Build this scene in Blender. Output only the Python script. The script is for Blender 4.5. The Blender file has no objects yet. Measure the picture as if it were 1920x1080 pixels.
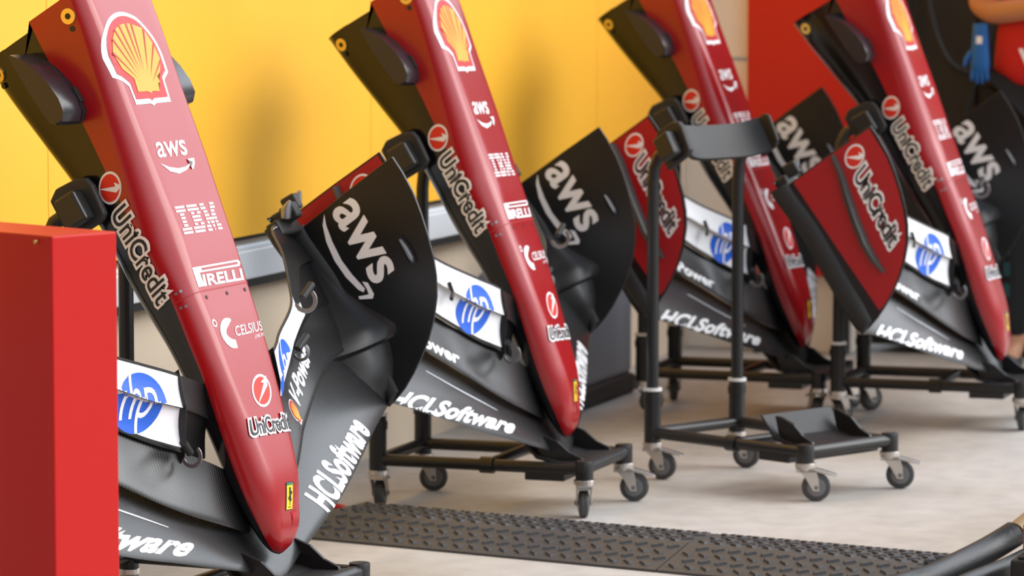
import bpy, bmesh, math, random
from mathutils import Vector, Matrix
from mathutils.bvhtree import BVHTree

random.seed(7)
SC = bpy.context.scene
COL = SC.collection
PI = math.pi

# ------------------------------------------------------------------ camera, sky, light, exposure
cam = bpy.data.cameras.new('camera')
cam_o = bpy.data.objects.new('camera', cam)
COL.objects.link(cam_o)
SC.camera = cam_o
cam.sensor_width = 36.0
cam.lens = 135.15
PITCH, AZ = math.radians(5.323), math.radians(19.5)      # looks along +x, a little towards the wall (+y)
cam_o.location = (0, 0, 1.475)
cam_o.rotation_euler = (PI / 2 - PITCH, 0, AZ - PI / 2)
cam.dof.use_dof = True
cam.dof.focus_distance = 7.85
cam.dof.aperture_fstop = 5.6
cam.clip_end = 200

world = bpy.data.worlds.new('sky')
SC.world = world
world.use_nodes = True
wn, wl = world.node_tree.nodes, world.node_tree.links
bg = wn['Background']
tc = wn.new('ShaderNodeTexCoord')
sx = wn.new('ShaderNodeSeparateXYZ')
rp = wn.new('ShaderNodeValToRGB')
wl.new(tc.outputs['Generated'], sx.inputs[0])
wl.new(sx.outputs['Z'], rp.inputs[0])
wl.new(rp.outputs[0], bg.inputs['Color'])
cr = rp.color_ramp
cr.elements[0].position = 0.0
cr.elements[0].color = (0.22, 0.21, 0.20, 1)
cr.elements[1].position = 1.0
cr.elements[1].color = (0.55, 0.66, 0.85, 1)
for p, c in ((0.05, (0.30, 0.29, 0.28, 1)), (0.15, (0.55, 0.54, 0.54, 1)), (0.27, (2.05, 2.15, 2.3, 1)), (0.38, (2.1, 2.25, 2.45, 1)), (0.60, (0.95, 1.05, 1.2, 1))):
    e = cr.elements.new(p)
    e.color = c
# the sky is brighter over the open pit lane (+x, -y) than behind the camera
dt = wn.new('ShaderNodeVectorMath')
dt.operation = 'DOT_PRODUCT'
dt.inputs[1].default_value = (0.55, -0.83, 0)
wl.new(tc.outputs['Generated'], dt.inputs[0])
mr = wn.new('ShaderNodeMapRange')
mr.inputs[1].default_value, mr.inputs[2].default_value = -0.6, 0.8
mr.inputs[3].default_value, mr.inputs[4].default_value = 0.20, 1.30
wl.new(dt.outputs['Value'], mr.inputs[0])
wl.new(mr.outputs[0], bg.inputs['Strength'])

sun = bpy.data.lights.new('sun', 'SUN')
sun.energy = 2.5
sun.angle = math.radians(50)
sun.color = (1.0, 0.96, 0.9)
sun_o = bpy.data.objects.new('sun', sun)
COL.objects.link(sun_o)
sun_o.rotation_euler = Vector((-0.35, 0.80, -0.75)).to_track_quat('-Z', 'Y').to_euler()

SC.view_settings.view_transform = 'Standard'
SC.view_settings.look = 'None'
SC.view_settings.gamma = 1.0
SC.view_settings.use_curve_mapping = False
SC.view_settings.exposure = 0.15


# ------------------------------------------------------------------ materials
def mat(name, col, rough=0.5, metal=0.0, coat=0.0, spec=0.5, noise=None, bump=None, emit=None):
    m = bpy.data.materials.new(name)
    m.use_nodes = True
    n, l = m.node_tree.nodes, m.node_tree.links
    b = n['Principled BSDF']
    b.inputs['Base Color'].default_value = (*col, 1)
    b.inputs['Roughness'].default_value = rough
    b.inputs['Metallic'].default_value = metal
    b.inputs['Coat Weight'].default_value = coat
    b.inputs['Coat Roughness'].default_value = 0.12
    b.inputs['Specular IOR Level'].default_value = spec
    if 'carbon_weave' in name:
        b.inputs['Coat Weight'].default_value = 0.28
        b.inputs['Coat Roughness'].default_value = 0.22
    t = n.new('ShaderNodeTexCoord')
    if noise:                                            # (scale, second colour, low, high)
        no = n.new('ShaderNodeTexNoise')
        no.inputs['Scale'].default_value = noise[0]
        no.inputs['Detail'].default_value = 6
        l.new(t.outputs['Object'], no.inputs['Vector'])
        r = n.new('ShaderNodeValToRGB')
        r.color_ramp.elements[0].position = noise[2]
        r.color_ramp.elements[1].position = noise[3]
        r.color_ramp.elements[0].color = (*noise[1], 1)
        r.color_ramp.elements[1].color = (*col, 1)
        l.new(no.outputs['Fac'], r.inputs[0])
        l.new(r.outputs[0], b.inputs['Base Color'])
    if bump:                                             # (scale, strength)
        no2 = n.new('ShaderNodeTexNoise')
        no2.inputs['Scale'].default_value = bump[0]
        l.new(t.outputs['Object'], no2.inputs['Vector'])
        bp = n.new('ShaderNodeBump')
        bp.inputs['Strength'].default_value = bump[1]
        bp.inputs['Distance'].default_value = 0.01
        l.new(no2.outputs['Fac'], bp.inputs['Height'])
        l.new(bp.outputs[0], b.inputs['Normal'])
    return m


def carbon_mat(name, lo, hi, rough, scale, rot):
    m = mat(name, lo, rough)
    n, l = m.node_tree.nodes, m.node_tree.links
    b = n['Principled BSDF']
    t = n.new('ShaderNodeTexCoord')
    mp = n.new('ShaderNodeMapping')
    mp.inputs['Rotation'].default_value = (0, 0, rot)
    w = n.new('ShaderNodeTexWave')
    w.inputs['Scale'].default_value = scale
    w.inputs['Distortion'].default_value = 0.0
    l.new(t.outputs['Object'], mp.inputs[0])
    l.new(mp.outputs[0], w.inputs[0])
    r = n.new('ShaderNodeValToRGB')
    r.color_ramp.elements[0].color = (*lo, 1)
    r.color_ramp.elements[1].color = (*hi, 1)
    l.new(w.outputs['Fac'], r.inputs[0])
    l.new(r.outputs[0], b.inputs['Base Color'])
    r2 = n.new('ShaderNodeMapRange')
    r2.inputs[3].default_value = rough - 0.06
    r2.inputs[4].default_value = rough + 0.14
    l.new(w.outputs['Fac'], r2.inputs[0])
    l.new(r2.outputs[0], b.inputs['Roughness'])
    return m


M = {
    'red': mat('satin_red_paint', (0.33, 0.003, 0.006), 0.26, spec=0.45, coat=0.36),
    'red_flat': mat('matt_red_panel', (0.36, 0.004, 0.008), 0.45),
    'black': mat('satin_black', (0.005, 0.005, 0.0055), 0.16),
    'matte': mat('matt_black', (0.014, 0.014, 0.014), 0.6),
    'carbon': carbon_mat('carbon_weave', (0.005, 0.005, 0.0055), (0.014, 0.014, 0.015), 0.30, 45, 0.0),
    'carbon_smooth': mat('carbon_lacquer', (0.006, 0.006, 0.0065), 0.34),
    'pod': mat('pod_grey_black', (0.018, 0.016, 0.020), 0.26),
    'strake': mat('strake_grey', (0.05, 0.047, 0.045), 0.3),
    'white': mat('white_vinyl', (0.86, 0.86, 0.88), 0.45),
    'cream': mat('cream_vinyl', (0.80, 0.74, 0.68), 0.5),
    'ink': mat('black_vinyl', (0.008, 0.008, 0.008), 0.45),
    'ball': mat('scarlet_vinyl', (0.66, 0.02, 0.005), 0.5),
    'shell_y': mat('yellow_vinyl', (0.80, 0.34, 0.02), 0.45),
    'shell_r': mat('red_vinyl', (0.50, 0.012, 0.015), 0.45),
    'badge': mat('badge_yellow', (0.9, 0.62, 0.01), 0.4),
    'green': mat('badge_green', (0.02, 0.2, 0.08), 0.4),
    'blue': mat('blue_vinyl', (0.01, 0.11, 0.62), 0.45),
    'brass': mat('gold_brass', (0.72, 0.55, 0.18), 0.3, metal=0.9),
    'steel': mat('zinc_steel', (0.62, 0.58, 0.54), 0.28, metal=1.0),
    'grey_metal': mat('dull_grey_metal', (0.28, 0.28, 0.29), 0.35, metal=0.8),
    'frame': mat('black_powder_coat', (0.009, 0.009, 0.009), 0.38, bump=(300, 0.05)),
    'saddle': mat('grey_black_plate', (0.016, 0.0165, 0.018), 0.5, spec=0.35),
    'rubber': mat('black_rubber', (0.012, 0.012, 0.012), 0.6),
    'tyre': mat('grey_rubber_tyre', (0.05, 0.05, 0.05), 0.55),
    'hub': mat('grey_wheel_hub', (0.15, 0.15, 0.15), 0.4),
    'ring': mat('white_ring', (0.75, 0.74, 0.72), 0.4),
    'redbox': mat('gloss_red_sheet', (0.50, 0.006, 0.004), 0.42, spec=0.3),
    'ramp': mat('grey_black_ramp_rubber', (0.058, 0.058, 0.06), 0.5, bump=(60, 0.15)),
    'yellow': mat('yellow_wall_paint', (0.95, 0.50, 0.04), 0.45, noise=(1.6, (0.90, 0.45, 0.035), 0.3, 0.62)),
    'beige': mat('beige_wall_paint', (0.80, 0.67, 0.52), 0.6, noise=(2.5, (0.72, 0.60, 0.46), 0.3, 0.7)),
    'strip': mat('pale_grey_rail_glint', (0.66, 0.70, 0.74), 0.4),
    'creamwall': mat('cream_wall_panel', (0.94, 0.86, 0.73), 0.5),
    'redwall': mat('red_screen', (0.60, 0.008, 0.006), 0.4),
    'dark': mat('garage_black', (0.006, 0.006, 0.006), 0.6),
    'bin': mat('blue_grey_plastic', (0.17, 0.19, 0.23), 0.45),
    'hose': mat('black_hose', (0.012, 0.012, 0.012), 0.45, bump=(120, 0.1)),
    'tan': mat('tan_coupling', (0.35, 0.24, 0.12), 0.5),
    'skin': mat('skin', (0.50, 0.23, 0.12), 0.5),
    'shirt': mat('red_cloth', (0.55, 0.01, 0.01), 0.8),
    'trousers': mat('black_cloth', (0.008, 0.008, 0.009), 0.85),
    'glove': mat('blue_nylon', (0.005, 0.12, 0.42), 0.5),
    'teal': mat('teal_trim', (0.004, 0.05, 0.06), 0.6),
    'hair': mat('dark_hair', (0.02, 0.014, 0.01), 0.6),
}

# concrete floor
fm = mat('pale_concrete', (0.60, 0.56, 0.52), 0.55)
n, l = fm.node_tree.nodes, fm.node_tree.links
t = n.new('ShaderNodeTexCoord')
a1 = n.new('ShaderNodeTexNoise'); a1.inputs['Scale'].default_value = 1.3; a1.inputs['Detail'].default_value = 8
a2 = n.new('ShaderNodeTexNoise'); a2.inputs['Scale'].default_value = 14; a2.inputs['Detail'].default_value = 6
l.new(t.outputs['Object'], a1.inputs[0]); l.new(t.outputs['Object'], a2.inputs[0])
r1 = n.new('ShaderNodeValToRGB')
r1.color_ramp.elements[0].position = 0.34; r1.color_ramp.elements[0].color = (0.43, 0.39, 0.34, 1)
r1.color_ramp.elements[1].position = 0.55; r1.color_ramp.elements[1].color = (0.545, 0.52, 0.495, 1)
r2 = n.new('ShaderNodeValToRGB')
r2.color_ramp.elements[0].position = 0.3; r2.color_ramp.elements[0].color = (0.86, 0.86, 0.87, 1)
r2.color_ramp.elements[1].position = 0.6; r2.color_ramp.elements[1].color = (1, 1, 1, 1)
mx = n.new('ShaderNodeMix'); mx.data_type = 'RGBA'; mx.blend_type = 'MULTIPLY'; mx.inputs[0].default_value = 1
l.new(a1.outputs['Fac'], r1.inputs[0]); l.new(a2.outputs['Fac'], r2.inputs[0])
l.new(r1.outputs[0], mx.inputs[6]); l.new(r2.outputs[0], mx.inputs[7])
l.new(mx.outputs[2], n['Principled BSDF'].inputs['Base Color'])
M['floor'] = fm


# ------------------------------------------------------------------ mesh helpers
class MB:
    """collects vertices and faces of one mesh"""
    def __init__(s):
        s.v, s.f, s.m = [], [], []

    def add(s, vs, fs, mi=0):
        o = len(s.v)
        s.v += [tuple(v) for v in vs]
        s.f += [tuple(i + o for i in f) for f in fs]
        s.m += [mi] * len(fs)
        return s

    def box(s, lo, hi, mi=0, mtx=None):
        x0, y0, z0 = lo
        x1, y1, z1 = hi
        vs = [Vector(p) for p in ((x0, y0, z0), (x1, y0, z0), (x1, y1, z0), (x0, y1, z0), (x0, y0, z1), (x1, y0, z1), (x1, y1, z1), (x0, y1, z1))]
        if mtx:
            vs = [mtx @ p for p in vs]
        return s.add(vs, [(3, 2, 1, 0), (4, 5, 6, 7), (0, 1, 5, 4), (1, 2, 6, 5), (2, 3, 7, 6), (3, 0, 4, 7)], mi)

    def prism(s, pts, ext, mi=0):
        """closed 3-D polygon swept by a vector"""
        k = len(pts)
        a = [Vector(p) for p in pts]
        b = [p + Vector(ext) for p in a]
        fs = [tuple(range(k - 1, -1, -1)), tuple(range(k, 2 * k))]
        fs += [(i, (i + 1) % k, (i + 1) % k + k, i + k) for i in range(k)]
        return s.add(a + b, fs, mi)

    def tube(s, path, r, n=12, mi=0, caps=True):
        P = [Vector(p) for p in path]
        R = r if isinstance(r, (list, tuple)) else [r] * len(P)
        rings = []
        up = None
        for i, p in enumerate(P):
            d = (P[min(i + 1, len(P) - 1)] - P[max(i - 1, 0)]).normalized()
            if up is None:
                up = Vector((0, 0, 1)) if abs(d.z) < 0.9 else Vector((1, 0, 0))
            u = (up - d * up.dot(d)).normalized()
            w = d.cross(u)
            up = u
            rings.append([p + (u * math.cos(2 * PI * k / n) + w * math.sin(2 * PI * k / n)) * R[i] for k in range(n)])
        vs = [q for rg in rings for q in rg]
        fs = []
        for i in range(len(P) - 1):
            for k in range(n):
                fs.append((i * n + k, i * n + (k + 1) % n, (i + 1) * n + (k + 1) % n, (i + 1) * n + k))
        if caps:
            fs.append(tuple(range(n - 1, -1, -1)))
            fs.append(tuple((len(P) - 1) * n + k for k in range(n)))
        return s.add(vs, fs, mi)

    def cyl(s, a, b, r, n=20, mi=0):
        return s.tube([a, b], r, n, mi)

    def loft(s, rings, mi=0, close=True, cap0=False, cap1=False):
        k = len(rings[0])
        vs = [q for rg in rings for q in rg]
        fs = []
        for i in range(len(rings) - 1):
            for j in range(k if close else k - 1):
                fs.append((i * k + j, i * k + (j + 1) % k, (i + 1) * k + (j + 1) % k, (i + 1) * k + j))
        if cap0:
            fs.append(tuple(range(k - 1, -1, -1)))
        if cap1:
            fs.append(tuple((len(rings) - 1) * k + j for j in range(k)))
        return s.add(vs, fs, mi)

    def build(s, name, mats, parent=None, smooth=False, bevel=0, seg=2, recalc=True):
        me = bpy.data.meshes.new(name)
        me.from_pydata(s.v, [], s.f)
        for mm in (mats if isinstance(mats, (list, tuple)) else [mats]):
            me.materials.append(M[mm] if isinstance(mm, str) else mm)
        for p, mi in zip(me.polygons, s.m):
            p.material_index = mi
        bm = bmesh.new()
        bm.from_mesh(me)
        if recalc:
            bmesh.ops.recalc_face_normals(bm, faces=bm.faces)
        if bevel:
            es = [e for e in bm.edges if len(e.link_faces) == 2 and e.calc_face_angle(0) > 0.5]
            bmesh.ops.bevel(bm, geom=es, offset=bevel, segments=seg, profile=0.5, affect='EDGES', clamp_overlap=True)
        bm.to_mesh(me)
        bm.free()
        if smooth:
            me.polygons.foreach_set('use_smooth', [True] * len(me.polygons))
            me.set_sharp_from_angle(angle=math.radians(38))
        o = bpy.data.objects.new(name, me)
        COL.objects.link(o)
        if parent:
            o.parent = parent
        return o


def tag(o, label=None, cat=None, group=None, kind=None):
    if label: o['label'] = label
    if cat: o['category'] = cat
    if group: o['group'] = group
    if kind: o['kind'] = kind
    return o


def empty(name, mtx, label, cat, group=None):
    o = bpy.data.objects.new(name, None)
    COL.objects.link(o)
    o.matrix_world = mtx
    return tag(o, label, cat, group)


def copy_tree(o, parent=None):
    c = o.copy()
    COL.objects.link(c)
    if parent:
        c.parent = parent
        c.matrix_parent_inverse = o.matrix_parent_inverse.copy()
    for ch in list(o.children):
        copy_tree(ch, c)
    return c


def interp(tab, x):
    if x <= tab[0][0]:
        return tab[0][1:]
    for a, b in zip(tab, tab[1:]):
        if x <= b[0]:
            t = (x - a[0]) / (b[0] - a[0])
            return tuple(p + (q - p) * t for p, q in zip(a[1:], b[1:]))
    return tab[-1][1:]


def smooth_tab(tab, n):
    """Catmull-Rom resample of a table keyed by its first column"""
    out = []
    K = len(tab)
    for i in range(K - 1):
        p0, p1, p2, p3 = tab[max(i - 1, 0)], tab[i], tab[i + 1], tab[min(i + 2, K - 1)]
        for j in range(n):
            t = j / n
            out.append(tuple(0.5 * ((2 * b) + (c - a) * t + (2 * a - 5 * b + 4 * c - d) * t * t + (3 * b - a - 3 * c + d) * t ** 3)
                             for a, b, c, d in zip(p0, p1, p2, p3)))
    out.append(tab[-1])
    return out


# ------------------------------------------------------------------ flat artwork and lettering
_text_cache = {}


def text_mesh(txt, offset=0.0, shear=0.0, spacing=1.0):
    """(verts 2-D, faces) of a piece of lettering"""
    key = (txt, offset, shear, spacing)
    if key in _text_cache:
        return _text_cache[key]
    cu = bpy.data.curves.new('lettering', 'FONT')
    cu.body = txt
    cu.size = 1.0
    cu.offset = offset
    cu.shear = shear
    cu.space_character = spacing
    cu.resolution_u = 4
    cu.fill_mode = 'FRONT' if 'FRONT' in cu.bl_rna.properties['fill_mode'].enum_items else cu.fill_mode
    ob = bpy.data.objects.new('lettering', cu)
    COL.objects.link(ob)
    dg = bpy.context.evaluated_depsgraph_get()
    me = bpy.data.meshes.new_from_object(ob.evaluated_get(dg))
    vs = [(v.co.x, v.co.y) for v in me.vertices]
    fs = [tuple(p.vertices) for p in me.polygons]
    bpy.data.objects.remove(ob)
    bpy.data.curves.remove(cu)
    bpy.data.meshes.remove(me)
    _text_cache[key] = (vs, fs)
    return vs, fs


def bbox(vs):
    xs = [v[0] for v in vs]
    ys = [v[1] for v in vs]
    return min(xs), max(xs), min(ys), max(ys)


def text_on(txt, b0, b1, t0, offset=0.0, shear=0.0, spacing=1.0):
    """lettering stretched so that its baseline runs b0-b1 and its tops reach t0 (2-D points)"""
    ref, _ = text_mesh(txt, 0.0, shear, spacing)
    x0, x1, _, y1 = bbox(ref)
    vs, fs = text_mesh(txt, offset, shear, spacing)
    b0, b1, t0 = Vector(b0), Vector(b1), Vector(t0)
    ex, ey = (b1 - b0) / (x1 - x0), (t0 - b0) / y1
    return [tuple(b0 + ex * (x - x0) + ey * y) for x, y in vs], fs


def poly(pts):
    return [tuple(p) for p in pts], [tuple(range(len(pts)))]


def disc(c, ex, ey, n=36, r0=0.0):
    c, ex, ey = Vector(c), Vector(ex), Vector(ey)
    o = [tuple(c + ex * math.cos(2 * PI * k / n) + ey * math.sin(2 * PI * k / n)) for k in range(n)]
    if r0 <= 0:
        return o, [tuple(range(n))]
    i = [tuple(c + (ex * math.cos(2 * PI * k / n) + ey * math.sin(2 * PI * k / n)) * r0) for k in range(n)]
    return o + i, [(k, (k + 1) % n, (k + 1) % n + n, k + n) for k in range(n)]


def bvh_of(objs):
    vs, fs = [], []
    for o in objs:
        k = len(vs)
        vs += [v.co.copy() for v in o.data.vertices]
        fs += [tuple(i + k for i in p.vertices) for p in o.data.polygons]
    return BVHTree.FromPolygons(vs, fs)


def decal(name, parent, shapes, lift, d, bvh=None, step=0.012, eps=0.0008):
    """shapes: (verts 2-D, faces, material key, layer). lift maps a 2-D point to 3-D, d is the direction towards the surface"""
    mats = []
    bm = bmesh.new()
    d = Vector(d).normalized()
    for vs, fs, mk, layer in shapes:
        if mk not in mats:
            mats.append(mk)
        mi = mats.index(mk)
        b2 = bmesh.new()
        bv = [b2.verts.new((v[0], v[1], 0)) for v in vs]
        for f in fs:
            try:
                b2.faces.new([bv[i] for i in f])
            except ValueError:
                pass
        bmesh.ops.triangulate(b2, faces=[f for f in b2.faces if len(f.verts) > 4])
        if bvh and step:
            x0, x1, y0, y1 = bbox(vs)
            for ax, lo, hi in ((0, x0, x1), (1, y0, y1)):
                k = math.floor(lo / step) + 1
                while k * step < hi:
                    co = Vector((0, 0, 0)); co[ax] = k * step
                    no = Vector((0, 0, 0)); no[ax] = 1
                    bmesh.ops.bisect_plane(b2, geom=b2.verts[:] + b2.edges[:] + b2.faces[:], plane_co=co, plane_no=no)
                    k += 1
        dead = set()
        for v in b2.verts:
            p = Vector(lift((v.co.x, v.co.y)))
            if bvh:
                hit, nrm, _, _ = bvh.ray_cast(p - d * 0.4, d, 0.9)
                if hit is None:
                    dead.add(v)
                    continue
                if nrm.dot(d) > 0:
                    nrm = -nrm
                v.co = hit + nrm * (eps * (1 + layer))
            else:
                v.co = p - d * (eps * (1 + layer))
        if dead:
            bmesh.ops.delete(b2, geom=list(dead), context='VERTS')
        if bvh:
            bad = [f for f in b2.faces if max(e.calc_length() for e in f.edges) > step * 3.2]
            if bad:
                bmesh.ops.delete(b2, geom=bad, context='FACES')
        for f in b2.faces:
            f.material_index = mi
        tmp = bpy.data.meshes.new('tmp')
        b2.to_mesh(tmp)
        b2.free()
        bm.from_mesh(tmp)
        bpy.data.meshes.remove(tmp)
    me = bpy.data.meshes.new(name)
    for f in bm.faces:
        f.normal_update()
        if f.normal.dot(d) > 0:
            f.normal_flip()
    bm.to_mesh(me)
    bm.free()
    for mk in mats:
        me.materials.append(M[mk])
    o = bpy.data.objects.new(name, me)
    COL.objects.link(o)
    o.parent = parent
    return o


def stroke(pts):
    """quads of a brush stroke through (x, y, half width)"""
    pts = smooth_tab([(i,) + p for i, p in enumerate(pts)], 4)
    L_, R_ = [], []
    for i, p in enumerate(pts):
        a, b = pts[max(i - 1, 0)], pts[min(i + 1, len(pts) - 1)]
        d = Vector((b[1] - a[1], b[2] - a[2])).normalized()
        L_.append((p[1] - d.y * p[3], p[2] + d.x * p[3]))
        R_.append((p[1] + d.y * p[3], p[2] - d.x * p[3]))
    return [([L_[i], L_[i + 1], R_[i + 1], R_[i]], [(0, 1, 2, 3)]) for i in range(len(pts) - 1)]


def round_poly(pts):
    """closed outline with its blunt corners rounded"""
    n = len(pts)
    out = []
    for i in range(n):
        p0, p1, p2, p3 = (Vector(pts[(i + k) % n]) for k in (-1, 0, 1, 2))
        out.append(tuple(p1))
        if (p1 - p0).normalized().dot((p2 - p1).normalized()) > .72 and (p2 - p1).normalized().dot((p3 - p2).normalized()) > .72:
            for t in (.33, .66):
                out.append(tuple(0.5 * (2 * p1 + (p2 - p0) * t + (2 * p0 - 5 * p1 + 4 * p2 - p3) * t * t + (3 * p1 - p0 - 3 * p2 + p3) * t ** 3)))
    return out


def pecten(lift_pts_w, lift_pts_y, fan):
    """scallop-shell badge: white rim, red ground, yellow shell with red ribs"""
    lift_pts_w = round_poly(lift_pts_w)
    out = [(*poly(lift_pts_w), 'white', 0)]
    c = Vector((sum(p[0] for p in lift_pts_w) / len(lift_pts_w), sum(p[1] for p in lift_pts_w) / len(lift_pts_w)))
    inner = [c + (Vector(p) - c) * 0.90 for p in lift_pts_w]
    out.append((*poly(inner), 'shell_r', 1))
    out.append((*poly(lift_pts_y), 'shell_y', 2))
    hinge = Vector(fan)
    n = len(lift_pts_y)
    for i in range(n):
        p = Vector(lift_pts_y[i])
        if (p - hinge).length < (Vector(lift_pts_y[0]) - hinge).length * 0.72:
            continue
        dv = (p - hinge)
        sd = Vector((-dv.y, dv.x)).normalized() * dv.length * 0.022
        out.append((*poly([hinge + dv * 0.28, p + sd, p - sd]), 'shell_r', 3))
    return out


def bank(c, ex, ey, ring='white', layer=0):
    """round badge with a slanting pointer; ex, ey are half axes"""
    c, ex, ey = Vector(c), Vector(ex), Vector(ey)
    f = lambda x, y: tuple(c + ex * x + ey * y)
    return [(*disc(c, ex, ey), ring, layer), (*disc(c, ex * 0.84, ey * 0.84), 'ball', layer + 1),
            (*poly([f(-0.95, -0.5), f(0.0, 0.42), f(-0.04, 0.62), f(0.8, 0.62), f(0.62, 0.72), f(0.9, 0.25), f(0.30, 0.2)][:0] or
                   [f(-0.62, -0.78), f(0.26, 0.42), f(-0.02, 0.50), f(0.62, 0.86), f(0.60, 0.24)]), ring, layer + 2)]


# ------------------------------------------------------------------ the setting
def quad(name, pts, m, kind='structure', th=None):
    b = MB()
    if th:
        b.prism(pts, th)
    else:
        b.add(pts, [(0, 1, 2, 3)])
    return tag(b.build(name, m), kind=kind)


WY = 3.95                                              # plane of the pit wall
quad('floor', [(-14, -30, 0), (60, -30, 0), (60, 12, 0), (-14, 12, 0)], 'floor', th=(0, 0, -0.05))
quad('wall_left', [(5.9, WY, 0), (13.1, WY, 0), (13.1, WY, 4.6), (5.9, WY, 4.6)], 'beige', th=(0, 0.2, 0))
b = MB()
for i in range(4):                                     # boards of the yellow hoarding
    x0 = 5.9 + 2.0 * i
    b.box((x0 + 0.0015, WY - 0.03, 0.694), (min(x0 + 1.9985, 12.9), WY - 0.002, 4.55))
tag(b.build('trim_1', 'yellow'), kind='structure')
b = MB()
b.box((5.9, WY - 0.05, 0.585), (12.75, WY - 0.001, 0.66))
b.box((5.9, WY - 0.035, 0.66), (12.75, WY - 0.001, 0.672))
tag(b.build('trim_2', 'strip', bevel=0.004), kind='structure')
b = MB()
b.box((5.9, WY - 0.02, 0.683), (12.9, WY - 0.001, 0.694))
b.box((5.9, WY - 0.046, 0.565), (12.75, WY - 0.001, 0.585))
tag(b.build('trim_3', 'matte'), kind='structure')
b = MB()
for k in range(5):                                     # cream blocks of the return wall
    b.box((13.0, 3.34, 0.03 + k * 1.0 - 0.002 if k else 0), (13.2, 4.2, 0.018 + (k + 1) * 1.0))
tag(b.build('wall_end', 'creamwall', bevel=0.006), kind='structure')
b = MB()
b.box((17.5, 3.2, 0), (17.7, 4.6, 4.6))
tag(b.build('wall_back', 'dark'), kind='structure')
b = MB()
b.box((12.955, 3.30, 0.27), (12.99, 3.715, 2.4))
rs = b.build('red_screen', 'redwall', bevel=0.004)
tag(rs, 'plain red upright screen against the cream end wall', 'screen')
b = MB()
for y in (3.36, 3.66):
    b = MB()
    b.box((12.90, y - 0.012, 0), (12.985, y + 0.012, 0.275))
    b.build('foot', 'matte', rs)


# ------------------------------------------------------------------ race car nose with front wing
# local frame of a nose: L across the car, F towards its tip, U up from its deck
TF, TU = 0.085, -0.075


def P(L, F, U):
    return (L, -(F - TF), U - TU)


# rows: F, half width, top, boundary red/black, bottom, corner power
NOSE = [(-1.105, .136, .212, .070, -.098, 4.2), (-1.0, .135, .196, .067, -.085, 4.2), (-.86, .133, .169, .067, -.062, 4.0),
        (-.76, .130, .150, .060, -.046, 3.9), (-.64, .126, .127, .053, -.042, 3.7), (-.52, .121, .106, .048, -.046, 3.6),
        (-.45, .117, .093, .045, -.044, 3.5), (-.37, .112, .080, .032, -.040, 3.4), (-.28, .106, .064, .018, -.046, 3.2),
        (-.19, .099, .047, -.004, -.058, 3.0), (-.10, .090, .030, -.026, -.070, 2.8), (-.03, .081, .014, -.040, -.078, 2.6),
        (.03, .068, -.010, -.050, -.082, 2.4), (.065, .054, -.030, -.058, -.082, 2.2), (.085, .034, -.049, -.066, -.080, 2.0),
        (.094, .008, -.066, -.070, -.076, 2.0)]
SKEW = [(-1.1, .010), (-.9, .014), (-.72, .026), (-.3, .026), (-.05, .018), (.06, .006), (.094, .0)]
NT = smooth_tab(NOSE, 4)


def sup(a, n):
    c, s = math.cos(a), math.sin(a)
    return math.copysign(abs(c) ** (2 / n), c), math.copysign(abs(s) ** (2 / n), s)


RAD = [(-1.105, .034, .016), (-.85, .045, .018), (-.70, .056, .018), (-.55, .066, .018), (-.40, .064, .020), (-.25, .062, .026), (-.10, .062, .036), (.0, .058, .044), (.06, .046, .040), (.094, .008, .008)]


def box_half(w, we, h, rl, rr, K):
    """half outline of a rounded box: from (-w, 0) over the top to (we, 0)"""
    rl, rr = min(rl, h * .98), min(rr, h * .98)
    if rl + rr > w + we:
        q = (w + we) / (rl + rr) * .98
        rl, rr = rl * q, rr * q
    pts = []
    for k in range(4):
        pts.append((-w, (h - rl) * k / 4))
    for k in range(K):
        a = PI - PI / 2 * k / (K - 1)
        pts.append((-w + rl + rl * math.cos(a), h - rl + rl * math.sin(a)))
    for k in range(1, 8):
        t = k / 8
        pts.append((-w + rl + (w + we - rl - rr) * t, h))
    for k in range(K):
        a = PI / 2 - PI / 2 * k / (K - 1)
        pts.append((we - rr + rr * math.cos(a), h - rr + rr * math.sin(a)))
    for k in range(3, -1, -1):
        pts.append((we, (h - rr) * k / 4))
    return pts


def nose_rings(upper, rows):
    rings = []
    K = 40
    for F, w, top, mid, bot, pw in rows:
        we = w + interp(SKEW, F)[0]
        if upper:
            rl, rr = interp(RAD, F)
            rings.append([P(x, F, mid + y) for x, y in box_half(w, we, top - mid, rl, rr, 10)])
            continue
        rg = []
        for k in range(K + 1):
            x, y = sup(PI + PI * k / K, pw)
            h = mid - bot
            f = F
            if F < -1.09:                              # stepped rear edge of the black keel
                u = mid + h * y
                f = -1.104 if u > 0.047 else (-1.045 if u > -0.014 else -1.088)
            rg.append(P((we if x > 0 else w) * x, f, mid + h * y))
        rings.append(rg)
    return rings


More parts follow.
